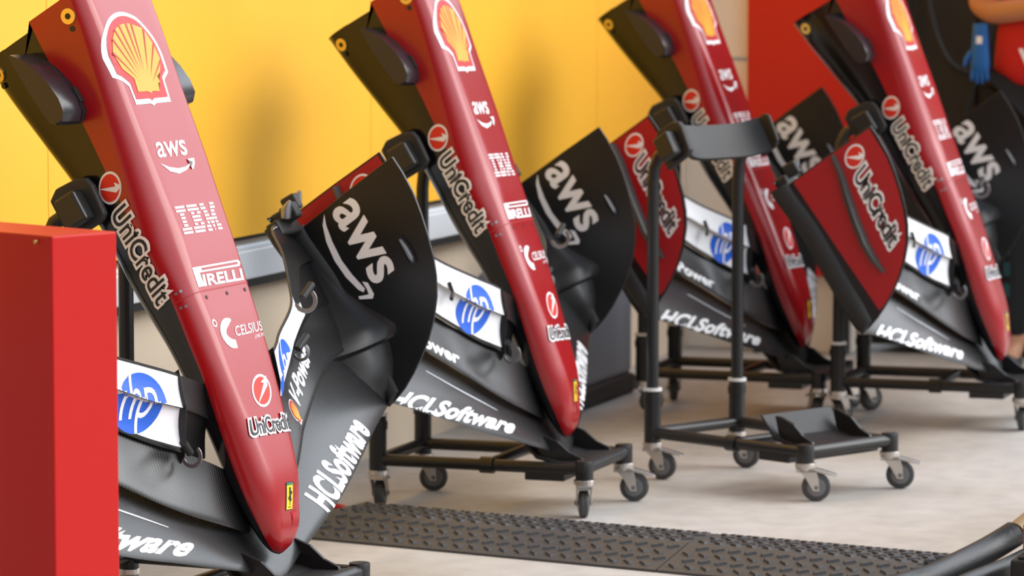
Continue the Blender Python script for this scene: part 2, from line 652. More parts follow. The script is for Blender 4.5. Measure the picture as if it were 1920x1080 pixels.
def flap_rows():
    """station tables (|L|, LE F, LE U, TE F, TE U, camber, thickness)"""
    main = [(0.0, .140, -.098, -.02, -.104, -.002, .016), (.12, .104, -.098, -.045, -.110, -.002, .020), (.22, .075, -.101, -.085, -.118, .002, .020), (.33, .042, -.105, -.150, -.126, .003, .020),
            (.45, .005, -.113, -.222, -.134, .004, .019), (.60, -.050, -.124, -.296, -.142, .004, .018), (.80, -.125, -.143, -.345, -.150, .004, .015), (.935, -.170, -.156, -.355, -.154, .003, .012)]
    el2 = [(.045, .030, -.090, -.085, -.052, -.004, .018), (.12, .002, -.088, -.128, -.052, -.006, .019), (.22, -.040, -.090, -.180, -.058, -.008, .019), (.30, -.083, -.095, -.232, -.070, -.008, .019), (.37, -.128, -.100, -.262, -.078, -.006, .018),
           (.43, -.165, -.104, -.300, -.084, -.006, .017), (.58, -.243, -.110, -.378, -.092, -.004, .016), (.70, -.288, -.118, -.42, -.110, -.002, .015), (.80, -.312, -.126, -.45, -.128, -.002, .014), (.935, -.325, -.138, -.46, -.15, 0, .012)]
    f1 = [(.205, -.163, -.050, -.245, -.004, -.008, .010), (.25, -.185, -.056, -.263, -.009, -.009, .011), (.30, -.215, -.066, -.285, -.019, -.009, .011), (.43, -.288, -.075, -.354, -.031, -.009, .011),
          (.55, -.355, -.082, -.428, -.046, -.008, .011), (.75, -.42, -.115, -.54, -.104, -.004, .010), (.935, -.44, -.148, -.57, -.155, -.002, .008)]
    f2 = [(.205, -.238, .000, -.302, .026, -.004, .007), (.25, -.255, -.004, -.322, .022, -.004, .007), (.30, -.278, -.012, -.346, .014, -.005, .008), (.43, -.345, -.023, -.402, .002, -.004, .008),
          (.50, -.388, -.032, -.455, -.013, -.004, .008), (.60, -.440, -.052, -.541, -.041, -.003, .008), (.75, -.52, -.096, -.630, -.110, -.002, .007), (.935, -.55, -.146, -.655, -.168, 0, .006)]
    return main, el2, f1, f2


def foil_ring(row, s, n=9):
    """closed aerofoil section, first the upper skin from nose to tail, then the lower skin back"""
    L, f0, u0, f1, u1, cam_, th = row
    d = Vector((f1 - f0, u1 - u0))
    c = d.length
    e = d / c
    nn = Vector((e.y, -e.x))
    if nn.y < 0:
        nn = -nn
    up, lo = [], []
    for k in range(n + 1):
        x = (1 - math.cos(PI * k / n)) / 2
        t = 2.6 * th * (0.2969 * math.sqrt(x) - 0.126 * x - 0.3516 * x * x + 0.2843 * x ** 3 - 0.1015 * x ** 4) + 0.0006
        m = cam_ * 4 * x * (1 - x)
        q = Vector((f0, u0)) + d * x + nn * m
        a, b_ = q + nn * t, q - nn * t
        up.append(P(s * L, a.x, a.y))
        lo.append(P(s * L, b_.x, b_.y))
    return up + lo[-2:0:-1]


def make_wing_element(name, rows, s, parent, mats, zone=None, n=9):
    """zone(|L|, index along chord) gives the material index of a face"""
    b = MB()
    rows = smooth_tab(rows, 5)
    rings = [foil_ring(r, s, n) for r in rows]
    k = len(rings[0])
    o = len(b.v)
    b.v += [tuple(q) for rg in rings for q in rg]
    for i in range(len(rings) - 1):
        Lm = (rows[i][0] + rows[i + 1][0]) / 2
        for j in range(k):
            b.f.append((o + i * k + j, o + i * k + (j + 1) % k, o + (i + 1) * k + (j + 1) % k, o + (i + 1) * k + j))
            b.m.append(zone(Lm, j) if zone else 0)
    b.f += [tuple(range(k - 1, -1, -1)), tuple((len(rings) - 1) * k + j for j in range(k))]
    b.m += [0, 0]
    return b.build(name, mats, parent, smooth=True)


PLATE = [(-.655, .155), (-.612, .1585), (-.56, .158), (-.51, .151), (-.46, .140), (-.41, .126), (-.365, .108), (-.325, .085), (-.285, .052), (-.252, .016),
         (-.225, -.022), (-.202, -.060), (-.183, -.098), (-.172, -.130), (-.166, -.158), (-.185, -.168), (-.23, -.172), (-.40, -.174), (-.50, -.172), (-.57, -.178), (-.625, -.182), (-.632, -.11), (-.645, .02)]
PL = 0.940


def build_nose(label):
    root = empty('race_car_nose', Matrix.Identity(4), label, 'car nose', 'race car noses leaning on carts along the wall')
    # body
    b = MB().loft(nose_rings(True, NT), close=False)
    r0 = nose_rings(True, [NT[0]])[0]
    b.add(r0, [tuple(range(len(r0)))])
    shell = b.build('nose_shell', 'red', root, smooth=True)
    b = MB().loft(nose_rings(False, NT), close=False)
    keel = b.build('keel', 'black', root, smooth=True)
    tag(keel, 'black underside of the nose')
    b = MB()
    rows = [(-1.03, .128, .19, .067, -.085, 4.0)]
    rg = nose_rings(True, rows)[0] + nose_rings(False, rows)[0][-2:0:-1]
    b.add(rg, [tuple(range(len(rg)))])
    b.build('bulkhead', 'matte', root)
    # joint across the nose and its screws
    b = MB()
    rr = []
    for F, e in ((-.4475, .0007), (-.4445, .0007)):
        w, top, mid, bot, pw = interp(NT, F)
        rr.append(nose_rings(True, [(F, w + e, top + e, mid, bot, pw)])[0])
    b.loft(rr, close=False)
    b.build('joint_line', 'red_flat', shell)
    bs = bvh_of([shell])
    sb = bvh_of([shell, keel])
    for L in (-.058, .030, .108):
        hit, nr, _, _ = bs.ray_cast(Vector(P(L, -.432, .4)), Vector((0, 0, -1)), 1)
        MB().cyl(hit - nr * .002, hit + nr * .0012, .0042, 12).build('screw', 'ink', shell)
    for F, U in ((-.462, .062), (-.432, .056), (-.462, .072), (-.43, .066)):
        hit, nr, _, _ = bs.ray_cast(Vector(P(-.5, F, U)), Vector((1, 0, 0)), 1)
        if hit:
            MB().cyl(hit - nr * .002, hit + nr * .0012, .0035, 10).build('screw', 'grey_metal', shell)
    # bushings
    for s in (-1, 1):
        for F, U, par in ((-1.066, .158, shell), (-1.053, -.055, keel)):
            hit, nr, _, _ = sb.ray_cast(Vector(P(s * .5, F, U)), Vector((-s, 0, 0)), 1)
            if not hit:
                continue
            g = MB()
            n_ = nr if nr.x * s > 0 else -nr
            g.cyl(hit - n_ * .01, hit + n_ * .004, .0165, 24)
            bu = g.build('bushing', 'brass', par, smooth=True)
            MB().cyl(hit, hit + n_ * .0048, .0065, 16).build('bushing_hole', 'ink', bu)
            h2 = hit + Vector((0, -.026, -.006))
            MB().cyl(h2 - n_ * .005, h2 + n_ * .0012, .0062, 14).build('bushing_pin', 'ink', bu)
    # camera pods
    for s in (-1, 1):
        prof = []
        up = [(-1.047, .040), (-1.02, .062), (-.99, .077), (-.95, .089), (-.91, .094), (-.88, .090), (-.866, .076), (-.868, .058), (-.882, .047)]
        low = [(-.93, .040), (-.99, .036), (-1.047, .034)]
        prof = up + low
        b = MB()
        rings = []
        for L, sc in ((.125, 1.0), (.150, 1.0), (.1502, .975), (.154, .975), (.1542, 1.0), (.216, .985), (.220, .965)):
            c = (-1.047, .043)
            Lx, du = (L + max(0, L - .154) * 1.05, .028) if s > 0 else (L, 0)
            rings.append([P(s * Lx, c[0] + (f - c[0]) * sc, c[1] + (u - c[1]) * sc + du) for f, u in prof])
        b.loft(rings, cap0=True, cap1=True)
        pod = b.build('camera_pod', 'pod', root, smooth=True)
        tag(pod, 'grey black pod on the flank')
        g = MB()
        g.box(P(s * .131, -.90, .092), P(s * .149, -.935, .0965))
        g.build('pod_clip', 'matte', pod)
    # wing
    main, el2, f1, f2 = flap_rows()
    full = [(-r[0],) + r[1:] for r in main[:0:-1]] + main
    b = MB()
    rows = smooth_tab(full, 4)
    b.loft([foil_ring(r, 1) for r in rows], cap0=True, cap1=True)
    mp = b.build('main_plane', 'carbon', root, smooth=True)
    tag(mp, 'carbon main plane carrying white lettering')
    n = 9
    bmn = bvh_of([mp])
    sh = [(*q, 'strip', 0) for q in stroke([(-.30, -.036, .0012), (-.38, -.078, .0022), (-.46, -.120, .0022), (-.58, -.188, .0014)])]  # pale stroke painted as the highlight along the second element's leading edge
    decal('slot_highlight', mp, sh, lambda p: P(p[0], p[1], .2), (0, 0, -1), bmn, step=.02)
    wing = {}
    for s in (-1, 1):
        e2 = make_wing_element('wing_element', el2, s, root, ['carbon'])
        tag(e2, 'carbon second element with lettering')

        def zone1(Lm, j, a=0.66):
            if Lm < 0.208 or Lm > a: return 0
            return 1 if 2 <= j < n else 0

        def zone2(Lm, j):
            if Lm > 0.52: return 1 if j == n - 1 else 0
            return 1 if 1 <= j < n else 0
        a = make_wing_element('wing_flap', f1, s, root, ['carbon_smooth', 'white'], zone1)
        c = make_wing_element('wing_flap', f2, s, root, ['carbon_smooth', 'white'], zone2)
        tag(a, 'lower flap, white inboard and black outboard')
        tag(c, 'upper flap, white inboard with a black tail edge')
        wing[s] = (e2, a, c)
        # black tail edge of the upper flap
        b = MB()
        rows = smooth_tab(f2, 5)
        b.tube([P(s * r[0], r[3] - .001, r[4]) for r in rows], .0032, 6)
        b.build('tail_edge', 'ink', c)
        # fixed inner roots between nose and flaps
        ins1 = [(.09, -.145, -.075, -.215, -.022, -.006, .012), (.15, -.15, -.070, -.235, -.014, -.006, .012), (.203, -.157, -.062, -.250, -.008, -.006, .012)]
        ins2 = [(.09, -.205, -.02, -.270, .012, -.003, .010), (.15, -.225, -.010, -.29, .018, -.003, .010), (.203, -.240, -.004, -.304, .025, -.003, .010)]
        make_wing_element('flap_root', ins1, s, root, ['carbon_smooth'])
        make_wing_element('flap_root', ins2, s, root, ['carbon_smooth'])
        # fence at the inner flap tip
        b = MB()
        b.prism([P(s * .2035, f, u) for f, u in ((-.312, .034), (-.24, .010), (-.155, -.048), (-.14, -.075), (-.175, -.055), (-.25, -.018), (-.31, .014))], (s * .0025, 0, 0))
        b.build('flap_fence', 'carbon_smooth', root)
        # adjuster hooks
        for (L, F, U, r) in (((.214, -.150, -.028, .025),) if s < 0 else ((.50, -.322, -.066, .022), (.41, -.398, .050, .029))):
            g = MB()
            rings = []
            for k in range(17):
                a_ = -PI * .55 + PI * 1.15 * k / 16
                c_, s_ = math.cos(a_), math.sin(a_)
                rings.append([P(s * L, F + .004 + rr * c_, U + rr * s_) if dl == 0 else P(s * L + s * .003, F + .004 + rr * c_, U + rr * s_) for rr, dl in ((r, 0), (r, 1), (r * .66, 1), (r * .66, 0))])
            g.loft(rings, cap0=True, cap1=True)
            h = g.build('adjuster_hook', 'grey_metal', root, bevel=.001)
            g = MB()
            g.tube([P(s * (L + .034), F - .024, U + .016), P(s * (L - .002), F - .004, U - .002)], .0085, 10)
            g.build('hook_bracket', 'matte', h, smooth=True)
        if s < 0:
            g = MB()
            g.tube([P(s * .43, -.36, -.012), P(s * .425, -.335, -.018), P(s * .43, -.318, -.030)], .0045, 8)
            g.tube([P(s * .425, -.335, -.018), P(s * .45, -.322, -.022)], .004, 8)
            g.build('flap_bracket', 'matte', root, smooth=True)
        # endplate
        b = MB()
        b.prism([P(s * (PL - .004), f, u) for f, u in PLATE], (s * .008, 0, 0))
        ep = b.build('endplate', 'carbon_smooth', root, bevel=.0015)
        tag(ep, 'tall curved endplate')
        inset = [(-.650, .148), (-.56, .150), (-.51, .143), (-.46, .132), (-.41, .117), (-.365, .099), (-.325, .076), (-.285, .043), (-.252, .007), (-.225, -.030), (-.207, -.062), (-.2, -.082), (-.41, -.099), (-.627, -.115), (-.641, .02)]
        b = MB()
        b.prism([P(s * (PL + .0035), f, u) for f, u in inset], (s * .0012, 0, 0))
        rp_ = b.build('red_panel', 'red_flat', ep)
        tag(rp_, 'red outer face of the endplate')
        # foot of the plate: thick black rounded edge
        b = MB()
        ring = []
        foot = [(-.635, -.146, .030), (-.60, -.145, .030), (-.50, -.132, .030), (-.40, -.130, .030), (-.30, -.130, .030), (-.23, -.126, .027), (-.185, -.122, .02), (-.170, -.138, .008)]
        for f, u, h in foot:
            ring.append([P(s * (PL + (0.004 + .010) * math.cos(2 * PI * k / 12)), f, u - .012 + h * math.sin(2 * PI * k / 12)) for k in range(12)])
        b.loft(ring, cap0=True, cap1=True)
        b.build('foot_plate', 'matte', ep, smooth=True)
        # outer strake
        st = [(-.637, .022, .007), (-.585, .016, .010), (-.52, .000, .013), (-.45, -.014, .014), (-.38, -.024, .014), (-.33, -.024, .012), (-.285, -.016, .004)]
        b = MB()
        b.loft([[P(s * (PL + .004 + dl), f, u + du * w) for dl, du in ((0, -1), (.016, -.75), (.022, .2), (.010, .8), (0, 1))] for f, u, w in st], cap0=True, cap1=True)
        b.build('strake', 'strake', ep, smooth=True)
        # small inner fin
        b = MB()
        rr_ = []
        for f, w in ((-.488, .002), (-.48, .006), (-.455, .009), (-.43, .008), (-.418, .004)):
            rr_.append([P(s * (PL - .004 - .028 * (1 - ((f + .452) / .04) ** 2) ** .5 if abs(f + .452) < .04 else PL - .004) if False else s * (PL - .004 - dl * min(1, w / .006)), f, .078 + du * w) for dl, du in ((-.002, -1), (.012, -.9), (.02, 0), (.012, .9), (-.002, 1))])
        b.loft(rr_, cap0=True, cap1=True)
        b.build('inner_fin', 'pod', ep, smooth=True)
        # fillet between wing and plate
        b = MB()
        rings = []
        for wu in ([(-.640, -.176, .02, .006), (-.56, -.152, .05, .012), (-.50, -.146, .08, .020), (-.44, -.142, .11, .034), (-.39, -.138, .15, .056), (-.35, -.134, .18, .078), (-.322, -.130, .19, .090), (-.305, -.134, .19, .088), (-.300, -.144, .19, .086)],
                   [(-.345, -.152, .17, .078), (-.29, -.146, .165, .070), (-.25, -.146, .15, .055), (-.21, -.150, .12, .032), (-.185, -.155, .08, .014), (-.168, -.160, .04, .004)]):
            rings = []
            for f, u, R1, R2 in wu:
                rings.append([P(s * (PL - .0042 - R1 + R1 * math.sin(PI / 2 * k / 10)), f, u + R2 * (1 - math.cos(PI / 2 * k / 10))) for k in range(11)])
            b.loft(rings, close=False)
        fl = b.build('wing_fillet', 'carbon_smooth', ep, smooth=True)
        # rear bracket at the foot
        b = MB()
        b.box(P(s * .83, -.620, -.165), P(s * .93, -.660, -.130))
        b.box(P(s * .87, -.645, -.135), P(s * .90, -.685, -.095))
        br = b.build('rear_bracket', 'matte', ep, bevel=.006)
        b = MB()
        b.tube([P(s * .86, -.655, -.120), P(s * .858, -.672, -.108), P(s * .86, -.684, -.090)], [.011, .013, .004], 10)
        b.build('bracket_cap', 'grey_metal', br, smooth=True)
        # artwork on the plates
        fu = lambda p, s=s: P(s * (PL - .004), p[0], p[1])
        if s == 1:
            sh = [(*text_on('aws', (-.6215, -.046), (-.425, -.039), (-.626, .019), offset=.022), 'white', 0),
                  (*poly([(-.6282, -.0661), (-.6075, -.0834), (-.5702, -.0958), (-.5228, -.1), (-.4755, -.0945), (-.4352, -.0817), (-.4238, -.073), (-.4289, -.0654), (-.473, -.0771), (-.5135, -.0835), (-.5623, -.0817), (-.603, -.0754)]), 'white', 0),
                  (*poly([(-.4469, -.0631), (-.4378, -.0517), (-.4075, -.0516), (-.3998, -.0596), (-.4151, -.091), (-.4221, -.0898), (-.4132, -.0638), (-.4269, -.0617)]), 'white', 0)]
            le = decal('lettering', ep, sh[:1], fu, (s, 0, 0))
            tag(decal('smile_mark', ep, sh[1:], fu, (s, 0, 0)), 'white curved arrow under the lettering')
        else:
            fo = lambda p: P(-(PL + .0048), p[0], p[1])
            ex, ey = Vector((.0148 * 1.02, -.001)) * 2.0, Vector((.000, .0315))
            sh = bank((-.6035, .0735), (.029, .0), (-.008, .0325))
            b0, b1, t0 = (-.555, .0425), (-.333, .0300), (-.5715, .0895)
            sh += [(*text_on('UniCredit', b0, b1, t0, offset=.11), 'white', 3), (*text_on('UniCredit', b0, b1, t0, offset=.012), 'ink', 4)]
            le = decal('lettering', ep, sh, fo, (1, 0, 0), eps=.0005)
        tag(le, 'white sponsor lettering')
    # lettering on the deck
    top = lambda p: P(p[0], p[1], .1)
    D = (0, 0, -1)
    W = [(-0.0141, -1.0451), (-0.0552, -1.0378), (-0.0893, -1.0198), (-0.1158, -0.9923), (-0.1240, -0.9547), (-0.1176, -0.9117), (-0.0795, -0.8861), (-0.0756, -0.8468), (-0.0177, -0.8465), (-0.0055, -0.841), (0.0098, -0.846), (0.0688, -0.8457), (0.072, -0.8869), (0.0749, -0.8953), (0.0979, -0.9087), (0.0981, -0.9452), (0.0861, -0.9846), (0.0543, -1.0221), (0.0271, -1.0375)]
    Y = [(-0.0650, -1.0062), (-0.042, -1.0158), (-0.0121, -1.0195), (0.0095, -1.0174), (0.0526, -1.0052), (0.0723, -0.9705), (0.0809, -0.9362), (0.0613, -0.9104), (0.0433, -0.9016), (0.0347, -0.8697), (0.0082, -0.872), (-0.0039, -0.8678), (-0.0149, -0.8723), (-0.0533, -0.8728), (-0.0514, -0.9014), (-0.0867, -0.9245), (-0.1013, -0.9584), (-0.0862, -0.9864)]
    decal('shell_badge', shell, pecten(W, Y, (-.006, -.873)), top, D, bs)
    sh = [(*text_on('aws', (-.0572, -.7332), (.0646, -.7313), (-.052, -.7640), offset=.012), 'white', 0),
          (*poly([(-0.0585, -0.72), (-0.0276, -0.7102), (0.0064, -0.7049), (0.0405, -0.7064), (0.0681, -0.7151), (0.0696, -0.7116), (0.0386, -0.6993), (0.0037, -0.6936), (-0.0292, -0.7008)]), 'white', 0),
          (*poly([(0.0554, -0.7218), (0.0822, -0.7219), (0.0788, -0.711), (0.065, -0.6989), (0.0601, -0.7002), (0.0718, -0.7149), (0.0554, -0.7189)]), 'white', 2)]
    tag(decal('lettering', shell, sh[:1], top, D, bs), 'white lettering high on the deck')
    decal('smile_mark', shell, sh[1:], top, D, bs)
    sh = []
    # eight-bar initials
    A, B_, Cc = Vector((-.0612, -.6278)), Vector((.1015, -.6255)), Vector((-.0597, -.5649))
    ib = lambda x, y: tuple(A + (B_ - A) * x + (Cc - A) * y)
    bars = {'I': [[(0, 1)], [(0, 1)], [(.28, .72)], [(.28, .72)], [(.28, .72)], [(.28, .72)], [(0, 1)], [(0, 1)]],
            'B': [[(0, .88)], [(0, .97)], [(.2, .45), (.7, 1)], [(.2, .9)], [(.2, .9)], [(.2, .45), (.7, 1)], [(0, .97)], [(0, .88)]],
            'M': [[(0, .30), (.70, 1)], [(0, .34), (.66, 1)], [(.12, .38), (.62, .88)], [(.12, .42), (.58, .88)], [(.12, .30), (.33, .67), (.70, .88)], [(.12, .30), (.38, .62), (.70, .88)], [(0, .30), (.43, .57), (.70, 1)], [(0, .30), (.47, .53), (.70, 1)]]}
    for ch, x0, x1 in (('I', 0, .24), ('B', .29, .59), ('M', .63, 1.0)):
        for r_, segs in enumerate(bars[ch]):
            for p0, p1 in segs:
                y0, y1 = r_ / 8 + .012, r_ / 8 + .088
                sh.append((*poly([ib(x0 + (x1 - x0) * p0, y0), ib(x0 + (x1 - x0) * p1, y0), ib(x0 + (x1 - x0) * p1, y1), ib(x0 + (x1 - x0) * p0, y1)]), 'white', 0))
    tag(decal('striped_initials', shell, sh, top, D, bs), 'white striped initials on the deck')
    # long-bowled P and its word
    sh = [(*poly([(-.0748, -.497), (.1202, -.496), (.1275, -.4895), (.1188, -.4825), (-.0418, -.4843), (-.0531, -.4843), (-.0495, -.4557), (-.0762, -.4554)]), 'white', 0),
           (*poly([(-.040, -.4930), (.112, -.4922), (.115, -.4895), (.112, -.4868), (-.040, -.4880)]), 'red', 1),
           (*text_on('IRELLI', (-.0490, -.4559), (.1162, -.4533), (-.0440, -.4782), offset=.03), 'white', 0),
           ]
    tag(decal('lettering', shell, sh, top, D, bs), 'white lettering with a long bowed P')
    sh = [(*disc((-.0647, -.3764), (.0085, .0), (0, .0085), 20, .6), 'white', 0),
           *[(*q, 'white', 0) for q in stroke([(.004, -.377, .002), (-.014, -.374, .008), (-.032, -.367, .010), (-.043, -.354, .011), (-.040, -.340, .011), (-.026, -.329, .0105), (-.006, -.325, .0085)])],
           (*text_on('CELSIUS', (.0030, -.3408), (.121, -.341), (.0095, -.361), offset=.008), 'white', 0),
           (*text_on('LIVE FIT', (.0776, -.3279), (.1190, -.3285), (.0808, -.3348)), 'white', 0)]
    tag(decal('lettering', shell, sh, top, D, bs), 'white degree sign, curved C and lettering')
    c, ex, ey = (.030, -.2200), (.040, .002), (.012, -.034)
    sh = bank(c, ex, ey)
    b0, b1, t0 = (-.0660, -.1365), (.0950, -.1290), (-.0600, -.1690)
    sh += [(*text_on('UniCredit', b0, b1, t0, offset=.10), 'white', 3), (*text_on('UniCredit', b0, b1, t0, offset=.01), 'ink', 4)]
    tag(decal('lettering', shell, sh, top, D, bs), 'red roundel and white edged lettering near the tip')
    # yellow shield with its little horse, and the small hatch below
    q = [Vector((.009, -.0252)), Vector((.0345, -.0240)), Vector((.0149, .0253)), Vector((-.0110, .0238))]
    g = lambda x, y: tuple(q[0] * (1 - x) * (1 - y) + q[1] * x * (1 - y) + q[2] * x * y + q[3] * (1 - x) * y)
    horse = [(.34, .20), (.48, .14), (.58, .20), (.66, .24), (.60, .30), (.70, .40), (.86, .36), (.80, .44), (.66, .48), (.70, .58), (.80, .66), (.68, .70), (.60, .62), (.56, .74), (.62, .86), (.50, .84), (.48, .70), (.40, .60), (.28, .66), (.22, .56), (.36, .50), (.40, .40), (.30, .34), (.42, .30)]
    shl = [(*poly([g(-.08, -.03), g(1.08, -.03), g(1.06, 1.03), g(-.06, 1.03)]), 'ink', 0), (*poly([g(0, .10), g(1, .10), g(1, 1), g(0, 1)]), 'badge', 1),
           (*poly([g(0, 0), g(1, 0), g(1, .09), g(0, .09)]), 'green', 1), (*poly([g(x, y) for x, y in horse]), 'ink', 2), (*poly([g(.25, .90), g(.75, .90), g(.75, .93), g(.25, .93)]), 'ink', 2)]
    decal('shield_badge', shell, shl, top, D, bs, step=.008)
    decal('tip_hatch', shell, [(*poly([(.009, .031), (.036, .029), (.0145, .056)]), 'red_flat', 0), (*poly([(.0145, .034), (.030, .033), (.0150, .049)]), 'shell_r', 1)], top, D, bs, step=.006)
    # lettering along both flanks
    for s in (-1, 1):
        lift = lambda p, s=s: P(s * .3, p[0], p[1])
        c, ex, ey = (-.7199, .0505), (.0300, .0020), (-.0100, .0300)
        b0, b1, t0 = (-.6700, .0230), (-.4600, .0130), (-.6765, .0655)
        if s == 1:
            c, ex, ey = (-.44, .040), (-.0300, -.0020), (.0100, .0300)
            b0, b1, t0 = (-.49, .0130), (-.70, .0230), (-.4835, .0560)
        sh = bank(c, ex, ey, 'cream')
        sh += [(*text_on('UniCredit', b0, b1, t0, offset=.11), 'cream', 3), (*text_on('UniCredit', b0, b1, t0, offset=.012), 'ink', 4)]
        tag(decal('lettering', keel, sh, lift, (-s, 0, 0), sb), 'cream edged black lettering along the flank')
    # lettering on the wing
    bm_ = bvh_of([mp])
    for s in (-1, 1):
        e2, a, c = wing[s]
        flat = lambda p: P(p[0], p[1], .2)
        if s == 1:
            hc = ((.330, .040), (.745, -.118), (.262, -.010))
            vp = ((.430, -.205), (.600, -.312), (.410, -.243))
            pc, pe1, pe2 = Vector((.395, -.196)), Vector((.020, -.012)), Vector((-.012, -.026))
        else:
            hc = ((-.880, -.142), (-.300, .032), (-.805, -.168))
            vp = ((-.660, -.290), (-.405, -.172), (-.648, -.322))
            pc, pe1, pe2 = Vector((-.69, -.315)), Vector((.022, .010)), Vector((.008, -.022))
        decal('lettering', mp, [(*text_on('HCLSoftware', *hc, offset=.042, shear=.22, spacing=1.05), 'white', 0)], flat, D, bm_)
        be = bvh_of([e2])
        sh = [(*text_on('V-Power', *vp, offset=.035, shear=.22, spacing=1.03), 'white', 0)]
        w_ = [(0, 1), (-.5, .93), (-.9, .6), (-1, .1), (-.85, -.35), (-.5, -.6), (-.45, -1), (.45, -1), (.5, -.6), (.85, -.35), (1, .1), (.9, .6), (.5, .93)]
        W2 = [pc + pe1 * x + pe2 * y for x, y in w_]
        Y2 = [pc + pe1 * x * .72 + pe2 * (y * .72) for x, y in w_]
        decal('lettering', e2, sh, flat, D, be)
        decal('shell_badge', e2, pecten(W2, Y2, pc - pe2 * .65), flat, D, be)
        # blue roundel across both flaps
        dv = Vector((0, .5, -.866))
        ev = Vector((0, .866, .5))
        co = Vector(P(s * .312, -.278, -.022))
        T = lambda p: co + Vector((p[0], 0, 0)) + ev * p[1]
        R_ = .062
        vs, fs = text_mesh('hp', .0, .30, .98)
        x0, x1, y0, y1 = bbox(vs)
        kx = 1.30 * R_ / (x1 - x0)
        ky = 1.98 * R_ / (y1 - y0)
        tv = [((x - (x0 + x1) / 2) * kx, (y - (y0 + y1) / 2) * ky) for x, y in vs]
        for fl_ in (a, c):
            decal('roundel', fl_, [(*disc((0, 0), (R_, 0), (0, R_)), 'blue', 0), (tv, fs, 'white', 1)], T, dv, bvh_of([fl_]), step=.006)
    return root


noses = []
NPOSE = [((7.2654, 3.0699, 0.3067), ((0.99644, -0.08354, 0.01125), (-0.03379, -0.51813, -0.85464), (-0.07722, -0.85122, 0.5191))),
         ((9.2299, 3.104, 0.303), ((0.99888, 0.04364, -0.01805), (0.00663, -0.50797, -0.86135), (0.04676, -0.86027, 0.50769))),
         ((11.3239, 3.0531, 0.3188), ((0.99999, -0.00177, 0.0043), (0.00275, -0.52223, -0.8528), (-0.00375, -0.8528, 0.52222))),
         ((11.278, 2.4279, 0.3065), ((0.99963, 0.02429, 0.01194), (0.02267, -0.51072, -0.85945), (0.01478, -0.8594, 0.51109)))]
NLAB = ['red car nose nearest the camera, beside the red box, with a crisp shell badge',
        'second red car nose from the left, between the nearest nose and the empty cart',
        'third red car nose from the left, partly hidden behind the empty cart',
        'rightmost red car nose, its red endplate standing beside the empty cart']


def nose_matrix(pos, ax):
    L, F, U = (Vector(a) for a in ax)
    R = Matrix((L, -F, U)).transposed().to_4x4()
    o = Vector(pos) + F * TF + U * TU
    R.translation = o
    return R


for i in range(4):
    r = build_nose(NLAB[0]) if i == 0 else copy_tree(noses[0])
    r['label'] = NLAB[i]
    noses.append(r)
for r, (p, ax) in zip(noses, NPOSE):
    r.matrix_world = nose_matrix(p, ax)


# ------------------------------------------------------------------ carts
def caster(parent, x, y, swivel):
    """fork, wheel and brake lever, turned about its post"""
    R = Matrix.Translation((x, y, 0)) @ Matrix.Rotation(swivel, 4, 'Z')
    T = lambda p: R @ Vector(p)
    b = MB()
    b.cyl(T((0, 0, .088)), T((0, 0, .100)), .027, 20)
    b.cyl(T((0, 0, .080)), T((0, 0, .090)), .021, 20)
    for s in (-1, 1):
        b.prism([T((s * .0165, px, pz)) for px, pz in ((.022, .085), (-.026, .085), (-.034, .060), (-.036, .028), (-.020, .028), (.0, .062))], R.to_3x3() @ Vector((s * .003, 0, 0)))
    b.box((-.0195, -.028, .076), (.0195, .024, .086), 0, R)
    c = b.build('caster', 'steel', parent, bevel=.001)
    b = MB()
    prof = [(.0, .0365), (.006, .0375), (.0095, .0355), (.0115, .030)]
    rings = []
    for sx, r in [(-p[0], p[1]) for p in prof[::-1]] + prof[1:]:
        rings.append([T((sx, -.028 + r * math.cos(2 * PI * k / 28), .0375 + r * math.sin(2 * PI * k / 28))) for k in range(28)])
    b.loft(rings, cap0=True, cap1=True)
    w = b.build('wheel', 'tyre', c, smooth=True)
    b = MB()
    b.cyl(T((-.0135, -.028, .0375)), T((.0135, -.028, .0375)), .024, 24)
    b.cyl(T((-.023, -.028, .0375)), T((.023, -.028, .0375)), .006, 12)
    b.build('hub', 'hub', c, bevel=.002)
    b = MB()
    b.prism([T((-.014, px, pz)) for px, pz in ((-.022, .088), (-.060, .078), (-.082, .070), (-.084, .065), (-.060, .069), (-.024, .078))], R.to_3x3() @ Vector((.028, 0, 0)))
    b.build('brake_lever', 'steel', c, bevel=.002)
    return c


CW, CYF, CYR = .166, -.10, .455                        # cart half width, front and rear posts measured from the nose tip


